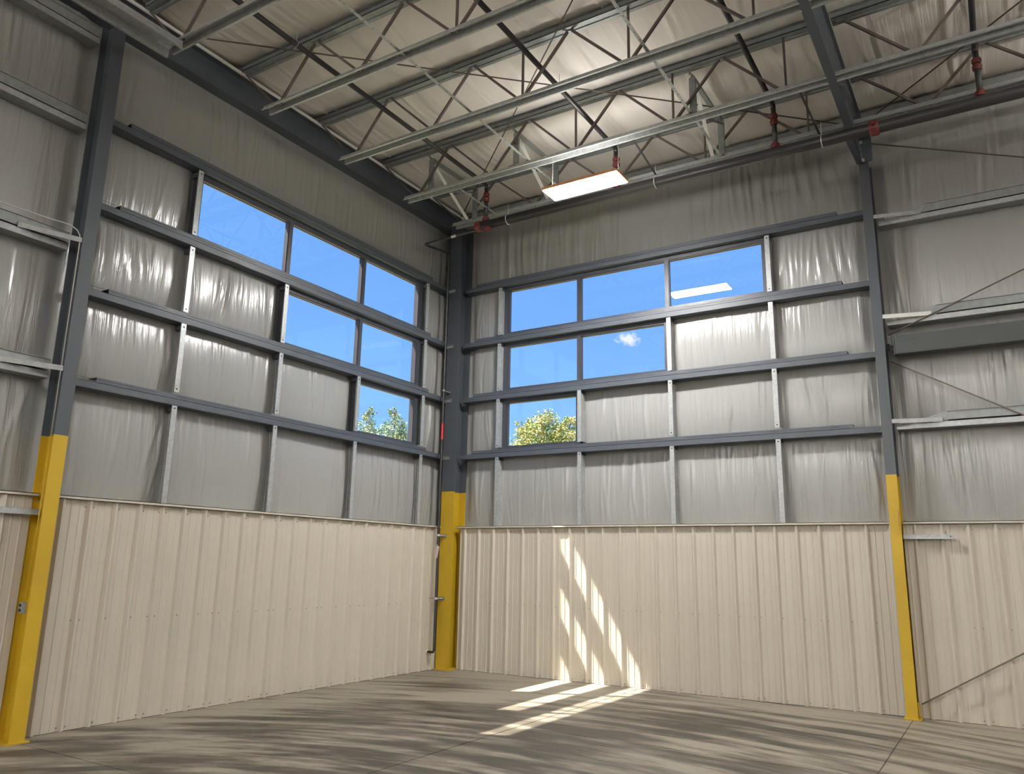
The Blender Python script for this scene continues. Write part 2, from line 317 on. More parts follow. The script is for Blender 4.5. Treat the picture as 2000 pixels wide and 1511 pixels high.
# ------------------------------------------------------------------ insulated walls
def sstep(a, b, x):
    t_ = np.clip((x-a)/(b-a), 0, 1); return t_*t_*(3-2*t_)
def folds(A, Z, count, amp, r, zlo, zhi, spread=1.0, length=(0.5, 1.6), amin=None, amax=None, wd=(0.010, 0.026)):
    D = np.zeros_like(A)
    a0, a1 = (A.min() if amin is None else amin), (A.max() if amax is None else amax)
    for _ in range(count):
        c = r.uniform(a0, a1); zc = r.uniform(zlo, zhi); L = r.uniform(*length); wdt = r.uniform(*wd); sl = r.normal(0, 0.07)*spread; cv = r.normal(0, 0.06)*spread
        dz = Z - zc; x = A - (c + sl*dz + cv*dz*dz)
        D += r.choice((1, 1, -0.7))*amp*r.uniform(.35, 1)*np.exp(-(x/wdt)**2)*np.exp(-(dz/L)**4)
    return D
def facing(name, side, a_rng, z_rng, pins, holes, matl, seed, nf, step=(0.022, 0.07)):
    r = np.random.default_rng(seed)
    a0, a1 = a_rng; z0, z1 = z_rng
    def grid(lo, hi, st, keys):
        ks = sorted({lo, hi, *[k for k in keys if lo < k < hi]}); g_ = []
        for p, q in zip(ks[:-1], ks[1:]):
            n_ = max(1, int(round((q-p)/st))); g_ += list(np.linspace(p, q, n_+1)[:-1])
        return np.array(g_ + [hi])
    ga = grid(a0, a1, step[0], [h[i] for h in holes for i in (0, 1)]); gz = grid(z0, z1, step[1], [h[i] for h in holes for i in (2, 3)] + list(pins))
    A, Z = np.meshgrid(ga, gz, indexing='ij')
    D = np.zeros_like(A)
    pz = sorted([z0, *pins, z1])
    for p, q in zip(pz[:-1], pz[1:]):
        if q - p < 0.3: continue
        t_ = np.clip((Z-p)/(q-p), 0, 1); inside = (Z >= p) & (Z <= q)
        D += np.where(inside, 0.055*np.power(np.sin(np.pi*t_), 0.6)*min(1, (q-p)), 0)
        D += np.where(inside, folds(A, Z, int(nf*(a1-a0)*(1.0 if q-p < 1.3 else 2.0)), 0.020, r, p, q, length=(0.25*(q-p), .8*(q-p))), 0)*np.power(np.clip(np.sin(np.pi*t_), 0, 1), .25)
        if q-p > 1.5:
            for _ in range(int(1.5*(a1-a0))):
                c = r.uniform(a0, a1); zc = r.uniform(p+.5, q-.5); tl = r.normal(0.0, .10); cv = r.normal(.03, .07); L = r.uniform(.45, .95)
                for j in range(int(r.integers(2, 7))):
                    cj = c+j*r.uniform(.07, .13); wj = r.uniform(.022, .050); dz = Z-zc-r.normal(0, .1); x = A-(cj+tl*(1+.25*j)*dz+cv*dz*dz)
                    D += np.where(inside, r.choice((1, 1, -1))*r.uniform(.012, .030)*np.exp(-(x/wj)**2)*np.exp(-(dz/L)**4), 0)*np.power(np.clip(np.sin(np.pi*t_), 0, 1), .3)
        else:
            for _ in range(int(.75*(a1-a0))+1):
                c = r.uniform(a0, a1); tl = r.normal(0.0, .12); cv = r.normal(0, .1)
                for j in range(int(r.integers(2, 5))):
                    cj = c+j*r.uniform(.05, .09); wj = r.uniform(.012, .026); dz = Z-(p+q)/2-r.normal(0, .15); x = A-(cj+tl*(1+.2*j)*dz+cv*dz*dz)
                    D += np.where(inside, r.choice((1, 1, -1))*r.uniform(.008, .018)*np.exp(-(x/wj)**2)*np.exp(-(dz/(.42*(q-p)))**4), 0)*np.power(np.clip(np.sin(np.pi*t_), 0, 1), .3)
        # gathers tucked in under the girt
        D += np.where(inside, folds(A, Z, int(11*(a1-a0)), 0.011, r, q-0.12, q-.02, length=(0.08, 0.22), wd=(0.008, .014)), 0)
    for c in np.arange(a0+.4, a1, 1.22): D += 0.010*np.exp(-((A-c-.004*Z)/0.010)**2)   # rolled seams
    D += 0.012*np.sin(A*2.1+Z*.7+seed)*np.sin(Z*1.3+A*.9)
    # stay flat next to window openings
    for (h0, h1, hz0, hz1) in holes:
        dx = np.maximum(np.maximum(h0-A, A-h1), 0); dz = np.maximum(np.maximum(hz0-Z, Z-hz1), 0)
        D *= sstep(0.0, 0.12, np.hypot(dx, dz))
    cols_ = ([0.0, 7.275] if side == 'L' else [0.13, 7.49])
    for c_, hw_ in zip(cols_, ((.20, .11) if side == 'L' else (.17, .10))): D = np.where(D > 0, D*sstep(hw_, hw_+.16, np.abs(A-c_)), D)
    D = np.clip(D, -0.02, 0.125)
    na, nz = A.shape; d = -SOFF + D
    if side == 'L': V = np.stack([d, -A, Z], -1)
    else: V = np.stack([A, -d, Z], -1)
    V = V.reshape(-1, 3); idx = np.arange(na*nz).reshape(na, nz)
    ac = (ga[1:]+ga[:-1])/2; zc = (gz[1:]+gz[:-1])/2
    keep = np.ones((na-1, nz-1), bool)
    for (h0, h1, hz0, hz1) in holes: keep &= ~(((ac > h0) & (ac < h1))[:, None] & ((zc > hz0) & (zc < hz1))[None, :])
    q = np.stack([idx[:-1, :-1], idx[1:, :-1], idx[1:, 1:], idx[:-1, 1:]], -1)[keep]
    if side == 'L': q = q[:, ::-1]
    me = bpy.data.meshes.new(name); me.from_pydata(V.tolist(), [], q.tolist()); me.materials.append(matl)
    me.polygons.foreach_set('use_smooth', [True]*len(me.polygons))
    o = bpy.data.objects.new(name, me); COL.objects.link(o); return o
holesL = [(WIN['L'][i][0], WIN['L'][i][1], ROWS[i][0]-.03, ROWS[i][1]+.045) for i in range(3)]
holesR = [(WIN['R'][i][0], WIN['R'][i][1], ROWS[i][0]-.03, ROWS[i][1]+.01) for i in range(3)]
inner_pins = [WT-.02, G[3]-.07, G[2]-.07, G[1]-.07, G[0]-.07]
outer_pins = [WT-.02, 3.80, 5.30, 6.80, 7.98]
wall_left = facing('wall_left', 'L', (-0.2, 7.30), (2.2, ZR), inner_pins + [8.19], holesL, VINYL_L, 3, 3.6)
wall_right = facing('wall_right', 'R', (-0.2, 7.50), (2.2, ZR), inner_pins, holesR, VINYL_R, 8, 3.6)
struct(wall_left); struct(wall_right)
o = facing('insulation_facing', 'L', (7.30, 9.8), (2.2, ZR), outer_pins, [], VINYL_L, 21, 2.4); o.parent = wall_left
o = facing('insulation_facing', 'R', (7.50, 11.5), (2.2, ZR), outer_pins, [], VINYL_R, 34, 2.4); o.parent = wall_right
def sheath(side, holes, far, parent):
    m_ = MB(); aa = sorted({-0.3, far, *[h[i] for h in holes for i in (0, 1)]}); zz = sorted({-0.2, 9.0, *[h[i] for h in holes for i in (2, 3)]})
    for p, q in zip(aa[:-1], aa[1:]):
        for u, v_ in zip(zz[:-1], zz[1:]):
            c = ((p+q)/2, (u+v_)/2)
            if any(h[0] < c[0] < h[1] and h[2] < c[1] < h[3] for h in holes): continue
            a_ = P2(side, p, -0.30, u); b_ = P2(side, q, -0.228, v_); m_.box(a_, b_)
    return m_.build('wall_sheathing', OUTW, parent, fix=False)
sheath('L', holesL, 21.0, wall_left); sheath('R', holesR, 21.0, wall_right)
MB().box((-0.21, YMIN, 0), (-0.30, -9.8, 9)).build('wall_lining', DRYW, wall_left)
MB().box((11.5, 0.21, 0), (XMAX, 0.30, 9)).build('wall_lining', DRYW, wall_right)
struct(MB().box((XMAX, YMIN, 0), (XMAX+.2, 0.3, 9)).build('wall_back', DRYW))
struct(MB().box((-0.3, YMIN-.2, 0), (XMAX, YMIN, 9)).build('wall_front', DRYW))

# ------------------------------------------------------------------ roof insulation
JY = [-0.95, -2.34, -3.88, -5.38, -6.90, -8.42, -9.94, -11.46]
def zt(y): return 8.575 - 0.006*y        # underside of the top chords
def ceiling_part(name, x0, x1, y0, y1, seed, fine=True):
    r = np.random.default_rng(seed)
    gx = np.arange(x0, x1+.001, 0.03 if fine else 0.5); gy = np.arange(y0, y1+.001, 0.055 if fine else 0.5)
    X, Y = np.meshgrid(gx, gy, indexing='ij'); Zb = ZR - 0.006*Y
    D = np.zeros_like(X)
    if fine:
        ks = [0.2] + JY + [-13]
        for a_, b_ in zip(ks[:-1], ks[1:]):
            t_ = np.clip((a_-Y)/(a_-b_), 0, 1); ins = (Y <= a_) & (Y > b_)
            D += np.where(ins, 0.085*np.power(np.clip(np.sin(np.pi*t_), 0, 1), .7), 0)
            D += np.where(ins, folds(X, Y, int(6*(x1-x0)), 0.020, r, b_, a_, length=(.3, 1.1), wd=(.014, .035)), 0)
            D += np.where(ins, folds(X, Y, int(5*(x1-x0)), 0.010, r, b_, b_+.2, length=(.12, .35), wd=(.012, .02)), 0)
        for c in np.arange(x0+.5, x1, 1.22): D += 0.012*np.exp(-((X-c)/.012)**2)
        for c in (1.12, 2.78, 5.64): D += 0.05*np.exp(-((X-c-.18)/.10)**2)*np.clip((Y+2.5), 0, 1)*np.clip(-Y-.5, 0, 1)
    Zb = Zb - np.clip(D, -.02, .15); nx, ny_ = X.shape
    V = np.stack([X, Y, Zb], -1).reshape(-1, 3); idx = np.arange(nx*ny_).reshape(nx, ny_)
    q = np.stack([idx[:-1, :-1], idx[:-1, 1:], idx[1:, 1:], idx[1:, :-1]], -1).reshape(-1, 4)
    me = bpy.data.meshes.new(name); me.from_pydata(V.tolist(), [], q.tolist()); me.materials.append(VINYL_C)
    me.polygons.foreach_set('use_smooth', [True]*len(me.polygons))
    o = bpy.data.objects.new(name, me); COL.objects.link(o); return o
ceil = struct(ceiling_part('ceiling', -0.25, 10.5, -8.6, 0.25, 5))
MB().box((-0.3, YMIN, 8.90), (XMAX, 0.3, 9.05)).build('roof_deck', OUTW, ceil)
MB().box((-0.3, YMIN, 8.80), (XMAX, -8.6, 8.84)).build('roof_lining', VINYL_C, ceil)
MB().box((10.5, -8.6, 8.80), (XMAX, 0.3, 8.84)).build('roof_lining', VINYL_C, ceil)

# ------------------------------------------------------------------ cream liner panels (sheets of three ribs), wall caps
PW = 0.9144; PITCH = PW/3
def liner_mesh(side, w0=0.0, w1=PW, name='liner_panel'):
    pts = []
    for k in range(4):
        c = k*PITCH
        pts += [(c-.036, 0), (c-.012, .034), (c+.012, .034), (c+.036, 0)]
        if k < 3:
            for mnr in (PITCH*.34, PITCH*.66): pts += [(c+mnr-.012, 0), (c+mnr-.006, .005), (c+mnr+.006, .005), (c+mnr+.012, 0)]
    lo = w0; hi = w1
    pts = [(lo, 0)] + [p for p in pts if lo < p[0] < hi] + [(hi, 0)]
    vs = []; fs = []
    for z in (0.004, WT):
        for (u, h) in pts:
            d = -0.034 + h; vs.append((d, u, z) if side == 'L' else (u, -d, z))
    k = len(pts)
    for i in range(k-1): fs.append((i, i+1, k+i+1, k+i) if side == 'R' else (k+i, k+i+1, i+1, i))
    me = bpy.data.meshes.new(name); me.from_pydata(vs, [], fs); me.materials.append(CREAM)
    return me
def screw_mesh(side):
    m_ = MB()
    for z in (0.045, 1.14, WT-.075):
        for k in range(3):
            for off in ((.048,) if k else (-.048, .048)):
                u = k*PITCH+off
                if side == 'L': m_.tube([(-.031, u, z), (-.022, u, z)], .0075, 6)
                else: m_.tube([(u, .031, z), (u, .022, z)], .0075, 6)
    m_.mats = [SCREW]; return m_.mesh('screw_heads')
SL, SR = screw_mesh('L'), screw_mesh('R')
def add_panel(side, a, me, sc):
    loc = (0, a, 0) if side == 'L' else (a, 0, 0)
    o = place(me, 'liner_panel', wall_left if side == 'L' else wall_right, loc)
    s_ = place(sc, 'screw_heads', o); s_['kind'] = 'stuff'
def bay_panels(side, a_lo, a_hi):
    # side L runs toward -y, so a sheet [u, u+PW] in y; work in wall coordinates w = y (L) or x (R)
    me, sc = (LM, SL) if side == 'L' else (RM, SR)
    lo, hi = (-a_hi, -a_lo) if side == 'L' else (a_lo, a_hi)
    first = (-(0.6315+2*PITCH) if side == 'L' else 0.3928+2*PITCH) - .055
    k = math.floor((lo-first)/PW)
    while first+PW*k < hi:
        w = first+PW*k; u0 = max(lo, w)-w; u1 = min(hi, w+PW)-w
        if u1-u0 > .03:
            if u0 == 0 and abs(u1-PW) < 1e-6: add_panel(side, w+.055, me, sc)
            else:
                loc = (0, w+.055, 0) if side == 'L' else (w+.055, 0, 0)
                place(liner_mesh(side, u0-.055, u1-.055), 'liner_panel', wall_left if side == 'L' else wall_right, loc)
        k += 1
LM, RM = liner_mesh('L', -.055, PW-.055), liner_mesh('R', -.055, PW-.055)
bay_panels('L', .17, 7.195); bay_panels('L', 7.356, 11.4); bay_panels('R', .282, 7.422); bay_panels('R', 7.56, 12.5)
def cap(name, side, a0, a1):
    m_ = MB()
    m_.box(P2(side, a0, -.20, WT+.026), P2(side, a1, .014, WT+.034)); m_.box(P2(side, a0, .006, WT-.002), P2(side, a1, .014, WT+.034)); m_.box(P2(side, a0, -.03, WT-.002), P2(side, a1, .014, WT+.004))
    return struct(m_.build(name, CREAMT))
cap('trim_1', 'L', -0.02, 7.19); cap('trim_2', 'R', 0.23, 7.41); cap('trim_3', 'L', 7.325, 11.4); cap('trim_4', 'R', 7.57, 12.5)
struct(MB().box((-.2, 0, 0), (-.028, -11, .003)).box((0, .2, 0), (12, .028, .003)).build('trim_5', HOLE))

# ------------------------------------------------------------------ windows
wn = 0
MULL = {'L': [2.48, 4.13], 'R': [2.66, 4.31]}
for side in 'LR':
    for i in range(3):
        wn += 1
        a0, a1 = WIN[side][i]; z0, z1 = ROWS[i]; z0 -= .028; z1 += .006
        root = bpy.data.objects.new(f'window_{wn}', None); COL.objects.link(root); struct(root); root.location = P2(side, (a0+a1)/2, -.15, z0)
        inv = Vector(root.location)
        def bx(name, p, q, m):
            o = MB().box(Vector(p)-inv, Vector(q)-inv).build(name, m, root); return o
        bx('frame_head', P2(side, a0, -.20, z1-.075), P2(side, a1, -.10, z1), BRONZE); bx('head_reveal', P2(side, a0, -.305, z1+.036), P2(side, a1, -.20, z1+.044), BRONZE)
        bx('head_strip', P2(side, a0+.1, -.19, z1-.083), P2(side, a1-.02, -.165, z1-.076), BRONZEL)
        bx('head_strip', P2(side, a0+.1, -.14, z1-.084), P2(side, a1-.02, -.115, z1-.076), BRONZEL)
        bx('frame_sill', P2(side, a0, -.26, z0), P2(side, a1, -.10, z0+.095), BRONZE)
        for e0, e1, e2, e3 in ((a0, a0+.10, a0-.012, a0+.001), (a1-.085, a1, a1-.001, a1+.012)):
            bx('frame_jamb', P2(side, e0, -.20, z0+.095), P2(side, e1, -.10, z1-.075), BRONZE); bx('jamb_reveal', P2(side, e2, -.305, z0), P2(side, e3, -.20, z1), BRONZE)
        bx('jamb_strip', P2(side, a0+.101, -.145, z0+.095), P2(side, a0+.112, -.115, z1-.09), BRONZEL)
        ms_ = [m_ for m_ in MULL[side] if a0 < m_ < a1-.3]
        for m_ in ms_:
            bx('mullion', P2(side, m_-.035, -.20, z0+.095), P2(side, m_+.035, -.10, z1-.075), BRONZE)
            bx('mullion_strip', P2(side, m_+.036, -.145, z0+.095), P2(side, m_+.046, -.115, z1-.09), BRONZEL)
        ed = [a0+.10, *ms_, a1-.085]
        for p, q in zip(ed[:-1], ed[1:]):
            pp = p + (.03 if p in ms_ else -.01); qq = q - (.03 if q in ms_ else -.01)
            # glazing as one sheet, 1 mm off the frame centre line
            c = [P2(side, pp, -.15, z0+.09), P2(side, qq, -.15, z0+.09), P2(side, qq, -.15, z1-.07), P2(side, pp, -.15, z1-.07)]
            MB().add([Vector(v)-inv for v in c], [(0, 1, 2, 3)]).build('pane', GLASS, root, fix=False)

# ------------------------------------------------------------------ dark girts of the corner bay
RN = ['topmost', 'second from the top', 'third from the top', 'lowest']
wall_name = {'L': 'left', 'R': 'right'}
NOTCH = {'L': [(0.724, 6.869)]*4, 'R': [(0.50, 7.042)]*4}
for side in 'LR':
    e0, e1 = (-0.18, 7.22) if side == 'L' else (0.24, 7.44)
    for i, g_ in enumerate(G):
        zb = g_-.145; n0, n1 = NOTCH[side][i]
        lab = f'long charcoal steel girt, {RN[i]} of the four crossing the {wall_name[side]} wall'
        th = thing('wall_girt', lab, 'girt', f'charcoal girts across the {wall_name[side]} wall')
        MB().box(P2(side, e0, -.2, zb), P2(side, e1, 0, zb+.004)).box(P2(side, e0, -.004, zb), P2(side, e1, 0, zb+.086)).box(P2(side, e0, -.024, zb+.083), P2(side, e1, 0, zb+.086)) \
            .box(P2(side, e0, -.2, zb), P2(side, e1, -.196, zb+.06)).build('web_and_flange', DARK, th)
        m_ = MB(); m_.box(P2(side, n0, -.004, zb+.089), P2(side, n1, 0.002, g_)).box(P2(side, n0, -.17, g_-.004), P2(side, n1, 0, g_)).box(P2(side, n0, -.17, zb+.087), P2(side, n1, 0, zb+.091))
        m_.build('cap_channel', DARK, th)
        # pressed groove lines along the face, between the studs
        if i:
            m_ = MB()
            for q in range(5):
                u = n0+.25+q*1.28
                m_.box(P2(side, u, .0015, zb+.118), P2(side, u+1.0, .0035, zb+.121))
            m_.build('groove', HOLE, th)

# ------------------------------------------------------------------ galvanised studs between the girts
def stud(side, a, z0, z1, label, open_far, bot_hole=True, top_hole=True):
    th = thing('wall_stud', label, 'stud', f'galvanised studs of the {wall_name[side]} wall', P2(side, a, 0, z0))
    inv = Vector(th.location); hw = 0.036; H = z1-z0
    def q(p): return Vector(p)-inv
    web_a = a-hw if side == 'L' else a+hw      # web on the corner side (left wall) / far side (right wall)
    sg = 1 if side == 'L' else -1              # flanges reach away from the web
    ff = MB().box(q(P2(side, a-hw, -.003, z0)), q(P2(side, a+hw, 0.0, z1))).build('front_flange', GALV, th)
    MB().box(q(P2(side, web_a, -.195, z0+.01)), q(P2(side, web_a+sg*.003, -.003, z1-.06))).build('web', GALV, th)
    m_ = MB(); m_.box(q(P2(side, a-hw, -.198, z0+.01)), q(P2(side, a+hw, -.195, z1-.06)))
    ea = web_a+sg*(2*hw)
    m_.box(q(P2(side, ea-sg*.003, -.195, z0+.01)), q(P2(side, ea, -.18, z1-.06))); m_.build('back_flange', GALVW, th)
    MB().box(q(P2(side, ea-sg*.003, -.018, z0)), q(P2(side, ea, -.003, z1))).build('lip', GALVW, th)
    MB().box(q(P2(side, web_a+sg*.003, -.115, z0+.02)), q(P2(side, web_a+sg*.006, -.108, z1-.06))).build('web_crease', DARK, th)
    MB().box(q(P2(side, web_a+sg*.004, -.17, z1-.075)), q(P2(side, web_a+sg*.05, -.02, z1-.004))).build('top_clip', DARK, th)
    hs = []
    if top_hole: hs.append(z1-.045)
    if bot_hole: hs.append(z0+.04)
    for zh in hs:
        MB().box(q(P2(side, a-.011, -.001, zh-.008)), q(P2(side, a+.011, .0012, zh+.008))).build('bolt_hole', HOLE, ff)
    return th
CN = ['nearest the corner column', 'second from the corner', 'third from the corner', 'fourth from the corner']
BN = ['top row', 'second row', 'third row', 'bottom row']
BAYS = [(G[1]+.014, G[0]-.162), (G[2]+.014, G[1]-.155), (G[3]+.03, G[2]-.145), (WT+.02, G[3]-.135)]
for side in 'LR':
    cols = STUD if side == 'L' else [1.055, 2.718, 4.359, 6.004]
    nrow = [(0, 1, 2, 3), (2, 3), (1, 2, 3), (0, 1, 2, 3)]
    nrow = {0: (0, 1, 2, 3), 1: (2, 3), 2: (1, 2, 3), 3: (0, 1, 2, 3)}
    for c in range(4):
        for rw in nrow[c]:
            z0, z1 = BAYS[rw]
            lab = f'galvanised stud on the {wall_name[side]} wall, {BN[rw]}, {CN[c]}'
            nh = not (side == 'R' and (c, rw) in ((1, 2), (2, 1), (3, 1)))
            stud(side, cols[c], z0, z1, lab, True, bot_hole=(rw != 3) and nh, top_hole=nh)

# ------------------------------------------------------------------ columns
def ibeam(th, x0, x1, y0, y1, z0, z1, axis, tf=.014, tw=.010, names=('front_flange', 'web', 'back_flange')):
    if axis == 'y':      # flanges face -y
        MB().box((x0, y0, z0), (x1, y0+tf, z1)).build(names[0], COLP, th); MB().box((x0, y1-tf, z0), (x1, y1, z1)).build(names[2], COLP, th)
        c = (x0+x1)/2; MB().box((c-tw/2, y0+tf, z0), (c+tw/2, y1-tf, z1)).build(names[1], COLP, th)
    else:                # flanges face +x
        MB().box((x1-tf, y0, z0), (x1, y1, z1)).build(names[0], COLP, th); MB().box((x0, y0, z0), (x0+tf, y1, z1)).build(names[2], COLP, th)
        c = (y0+y1)/2; MB().box((x0+tf, c-tw/2, z0), (x1-tf, c+tw/2, z1)).build(names[1], COLP, th)
cc = thing('corner_column', 'steel column in the corner between the two window walls, charcoal above and yellow below', 'column')
ibeam(cc, 0.0, 0.278, -0.205, 0.17, 0.0, 8.35, 'y', tf=.018)
MB().box((-0.02, -.22, 0), (0.29, .17, .015)).build('base_plate', COLP, cc)
for z in (G[0]-.16, G[1]-.17, G[2]-.155, G[3]-.16, 2.26, 1.17):
    mm_ = GALVW
    MB().box((-.03, -.213, z), (.15, -.206, z+.06)).box((-.03, -.235, z+.055), (.15, -.206, z+.06)).build('angle_clip', GALVW, cc); ac_ = bpy.context.scene.collection.objects[-1]
    MB().tube([(.08, -.219, z+.025), (.08, -.206, z+.025)], .009, 6).build('clip_bolt', CONDUIT, ac_)
lc = thing('wall_column', 'tall steel column at the left edge, charcoal above and yellow at the bottom', 'column', 'wall columns with yellow lower ends')
ibeam(lc, -0.07, 0.19, -7.352, -7.198, 0.012, 8.16, 'x')
MB().box((-.16, -7.40, 0), (.22, -7.16, .014)).build('base_plate', COLP, lc)
rc = thing('wall_column', 'slim steel column at the right with yellow lower third, below the dark roof girder', 'column', 'wall columns with yellow lower ends')
ibeam(rc, 7.424, 7.558, -0.15, 0.18, 0.012, 7.75, 'y', tf=.012)
MB().box((7.395, -.215, 0), (7.60, .17, .014)).build('base_plate', COLP, rc)
MB().box((7.50, -.163, 2.33), (7.535, -.151, 2.62)).build('paint_drip_mark', COLP, rc)
MB().box((7.559, -.10, .02), (7.575, .0, .20)).build('brace_lug', COLP, rc)
bx_ = thing('outlet_box', 'small metal outlet box on the yellow part of the left edge column', 'outlet', loc=(0.12, -7.353, 1.30))
MB().box((-.03, -.045, -.055), (.03, 0, .055)).build('box', GALVW, bx_)
MB().box((-.018, -.048, .010), (.018, -.044, .038)).box((-.018, -.048, -.038), (.018, -.044, -.010)).build('socket', HOLE, bx_)
cdt = thing('electrical_conduit', 'thin steel conduit climbing the left edge column and bending away over the galvanised girt', 'conduit')
MB().tube([(.165, -7.368, 3.09), (.165, -7.368, 5.26), (.16, -7.376, 5.36), (.14, -7.40, 5.42), (.10, -7.47, 5.47), (.02, -7.62, 5.49), (-.02, -7.95, 5.49), (-.03, -8.6, 5.49)], .007, 8).build('bare_length', CONDUIT, cdt, smooth=True)
MB().tube([(.165, -7.368, 1.36), (.165, -7.368, 3.09)], .007, 8).build('painted_length', COLP, cdt, smooth=True)
# ------------------------------------------------------------------ galvanised girts of the neighbouring bays
ON = ['topmost', 'second from the top', 'third from the top', 'lowest']
for side, e0, e1 in (('L', 7.40, 11.0), ('R', 7.60, 12.5)):
    where = 'left of the left edge column' if side == 'L' else 'right of the slim right column'
    for i, g_ in enumerate(GOUT):
        if side == 'R' and i == 0: continue
        zb = g_-.215
        lab = f'galvanised girt {where}, {ON[i]}'
        if side == 'R' and i == 1: lab = 'galvanised girt right of the slim right column, topmost'
        if side == 'R' and i == 2: lab = 'galvanised girt right of the slim right column, just above the dark strut beam'
        th = thing('galvanised_girt', lab, 'girt', f'galvanised girts {where}')
        MB().box(P2(side, e0, -.2, zb), P2(side, e1, -.0, zb+.004)).build('web', GALVW, th)
        MB().box(P2(side, e0+(.0), -.004, zb+.004), P2(side, e1, 0, zb+.075)).box(P2(side, e0, -.03, zb+.072), P2(side, e1, 0, zb+.075)).build('flange', GALV, th)
        e2 = e0+(.62 if side == 'R' else 0.0)
        mb_ = MB().box(P2(side, e2, -.20, g_-.118), P2(side, e1, -.02, g_-.112)).box(P2(side, e2, -.02, g_-.118), P2(side, e1, -.014, g_)); mb_.box(P2(side, e2, -.02, g_-.006), P2(side, e1, .0, g_))
        if side == 'R': mb_.add([P2(side, e2-.42, -.02, g_-.118), P2(side, e2, -.02, g_-.118), P2(side, e2, -.02, g_), P2(side, e2-.42, -.014, g_-.118), P2(side, e2, -.014, g_-.118), P2(side, e2, -.014, g_)], [(0, 1, 2), (5, 4, 3), (0, 3, 4, 1), (1, 4, 5, 2), (2, 5, 3, 0)])
        mb_.build('upper_channel', GALVW, th)
        if i > 1 or side == 'R':
            zz_ = g_-.118
            c0 = 7.36 if side == 'L' else 7.56
            MB().bar(P2(side, c0, .19 if side == 'L' else .15, zz_), P2(side, c0+.60, .008, zz_), .003, .055).bar(P2(side, c0, .17 if side == 'L' else .13, zz_+.028), P2(side, c0+.60, -.012, zz_+.028), .04, .003).build('end_brace', WHITE if (side, i) == ('R', 2) else GALV, th)  # white one has the lamp's reflection put into its colour; brace is galvanised
for side, a0, a1, lab in (('L', 7.30, 8.6, 'short galvanised angle across the yellow column and cream panels at the left edge'), ('R', 7.56, 8.152, 'short galvanised angle stub beside the right yellow column over the cream panels')):
    th = thing('stub_angle', lab, 'bracket', loc=P2(side, a0, .05, 2.24)); inv = Vector(th.location)
    MB().box(Vector(P2(side, a0, .052, 2.24))-inv, Vector(P2(side, a1, .056, 2.30))-inv).box(Vector(P2(side, a0, -.01, 2.298))-inv, Vector(P2(side, a1, .056, 2.302))-inv).build('angle', GALV, th)
    if side == 'R':
        MB().box(Vector(P2(side, a1-.045, .056, 2.265))-inv, Vector(P2(side, a1-.03, .058, 2.28))-inv).build('bolt_hole', HOLE, th)
        MB().tube([Vector(P2(side, a1-.09, .02, 2.30))-inv, Vector(P2(side, a1-.09, .02, 2.345))-inv], .008, 6).build('bolt', SCREW, th)
sb = thing('strut_beam', 'heavy charcoal horizontal beam fixed by a pin to the right column', 'beam', loc=(7.66, -.05, 4.88)); 
MB().box((0.02, -.005, -.13), (5.3, .005, .13)).box((0.02, -.08, .12), (5.3, .08, .132)).box((0.02, -.08, -.132), (5.3, .08, -.12)).box((0, -.085, -.14), (.014, .085, .14)).build('box_section', DARKB, sb)
MB().box((.02, -.085, -.125), (5.3, -.075, .125)).build('face_plate', DARKB, sb)
MB().tube([(-.10, 0, 0), (0, 0, 0)], .016, 8).tube([(-.09, 0, 0), (-.05, 0, 0)], .045, 6).build('pin', BLACK, sb)
for z in (.055, -.03): MB().box((.255, -.088, z-.006), (.267, -.084, z+.006)).build('bolt_hole', HOLE, sb)
RL = [('upper', (7.58, .02, 8.06), (15.1, .02, 5.07), 'thin dark brace rod falling rightward from the right column top'),
      ('upper', (7.60, -.02, 5.06), (15.1, -.02, 8.06), 'thin dark brace rod rising rightward from the strut beam end over the galvanised girt'),
      ('lower', (7.60, .0, 4.68), (15.1, .0, .18), 'thin dark brace rod falling rightward from under the strut beam'),
      ('lower', (7.60, -.05, .18), (15.1, -.05, 4.68), 'thin dark brace rod rising rightward from the right yellow column base')]
for _, p, q, lab in RL:
    o = MB().tube([p, q], .010, 6).build('wall_brace_rod', RUST if 'base' not in lab else SCREW, smooth=True); tag(o, lab, 'rod', 'wall brace rods right of the column')

# ------------------------------------------------------------------ rafter along the left wall, eave strut, roof girder
rf = thing('end_wall_rafter', 'deep charcoal rafter along the top of the left wall under the roof', 'rafter')
yy0, yy1 = -12.0, 0.12
MB().bar((-.03, yy0, (8.24+zt(yy0))/2+.0), (-.03, yy1, (8.24+zt(yy1))/2), .010, .34, m=None).build('web', DARK, rf)
MB().box((-.18, yy0, 8.225), (.005, yy1, 8.24)).build('bottom_flange', DARK, rf)
MB().bar((-.05, yy0, zt(yy0)-.012), (-.05, yy1, zt(yy1)-.012), .27, .014).build('top_flange', DARK, rf)
MB().bar((.098, yy0, zt(yy0)-.015), (.098, yy1, zt(yy1)-.015), .022, .042).build('edge_angle', WHITE, rf)
es = thing('eave_strut', 'dull grey eave strut at the top of the right wall', 'beam')
MB().box((-.1, .06, 8.52), (12.5, .19, 8.53)).box((-.1, .06, 8.52), (12.5, .07, 8.62)).build('channel', GALVW, es)
gd = thing('roof_girder', 'charcoal tapered roof girder running from the right column toward the viewer', 'girder')
def gz(y): return 7.80 + 0.0*y
MB().bar((7.445, -12, 7.81), (7.445, -.95, 7.81), .105, .016).build('bottom_flange', DARK, gd)
m_ = MB(); m_.box((7.452, -12, 7.818), (7.462, -.2, 8.50)); m_.build('web', DARK, gd)
MB().bar((7.452, -12, zt(-12)-.05), (7.452, .1, zt(0)-.05), .09, .014).build('top_flange', DARK, gd)
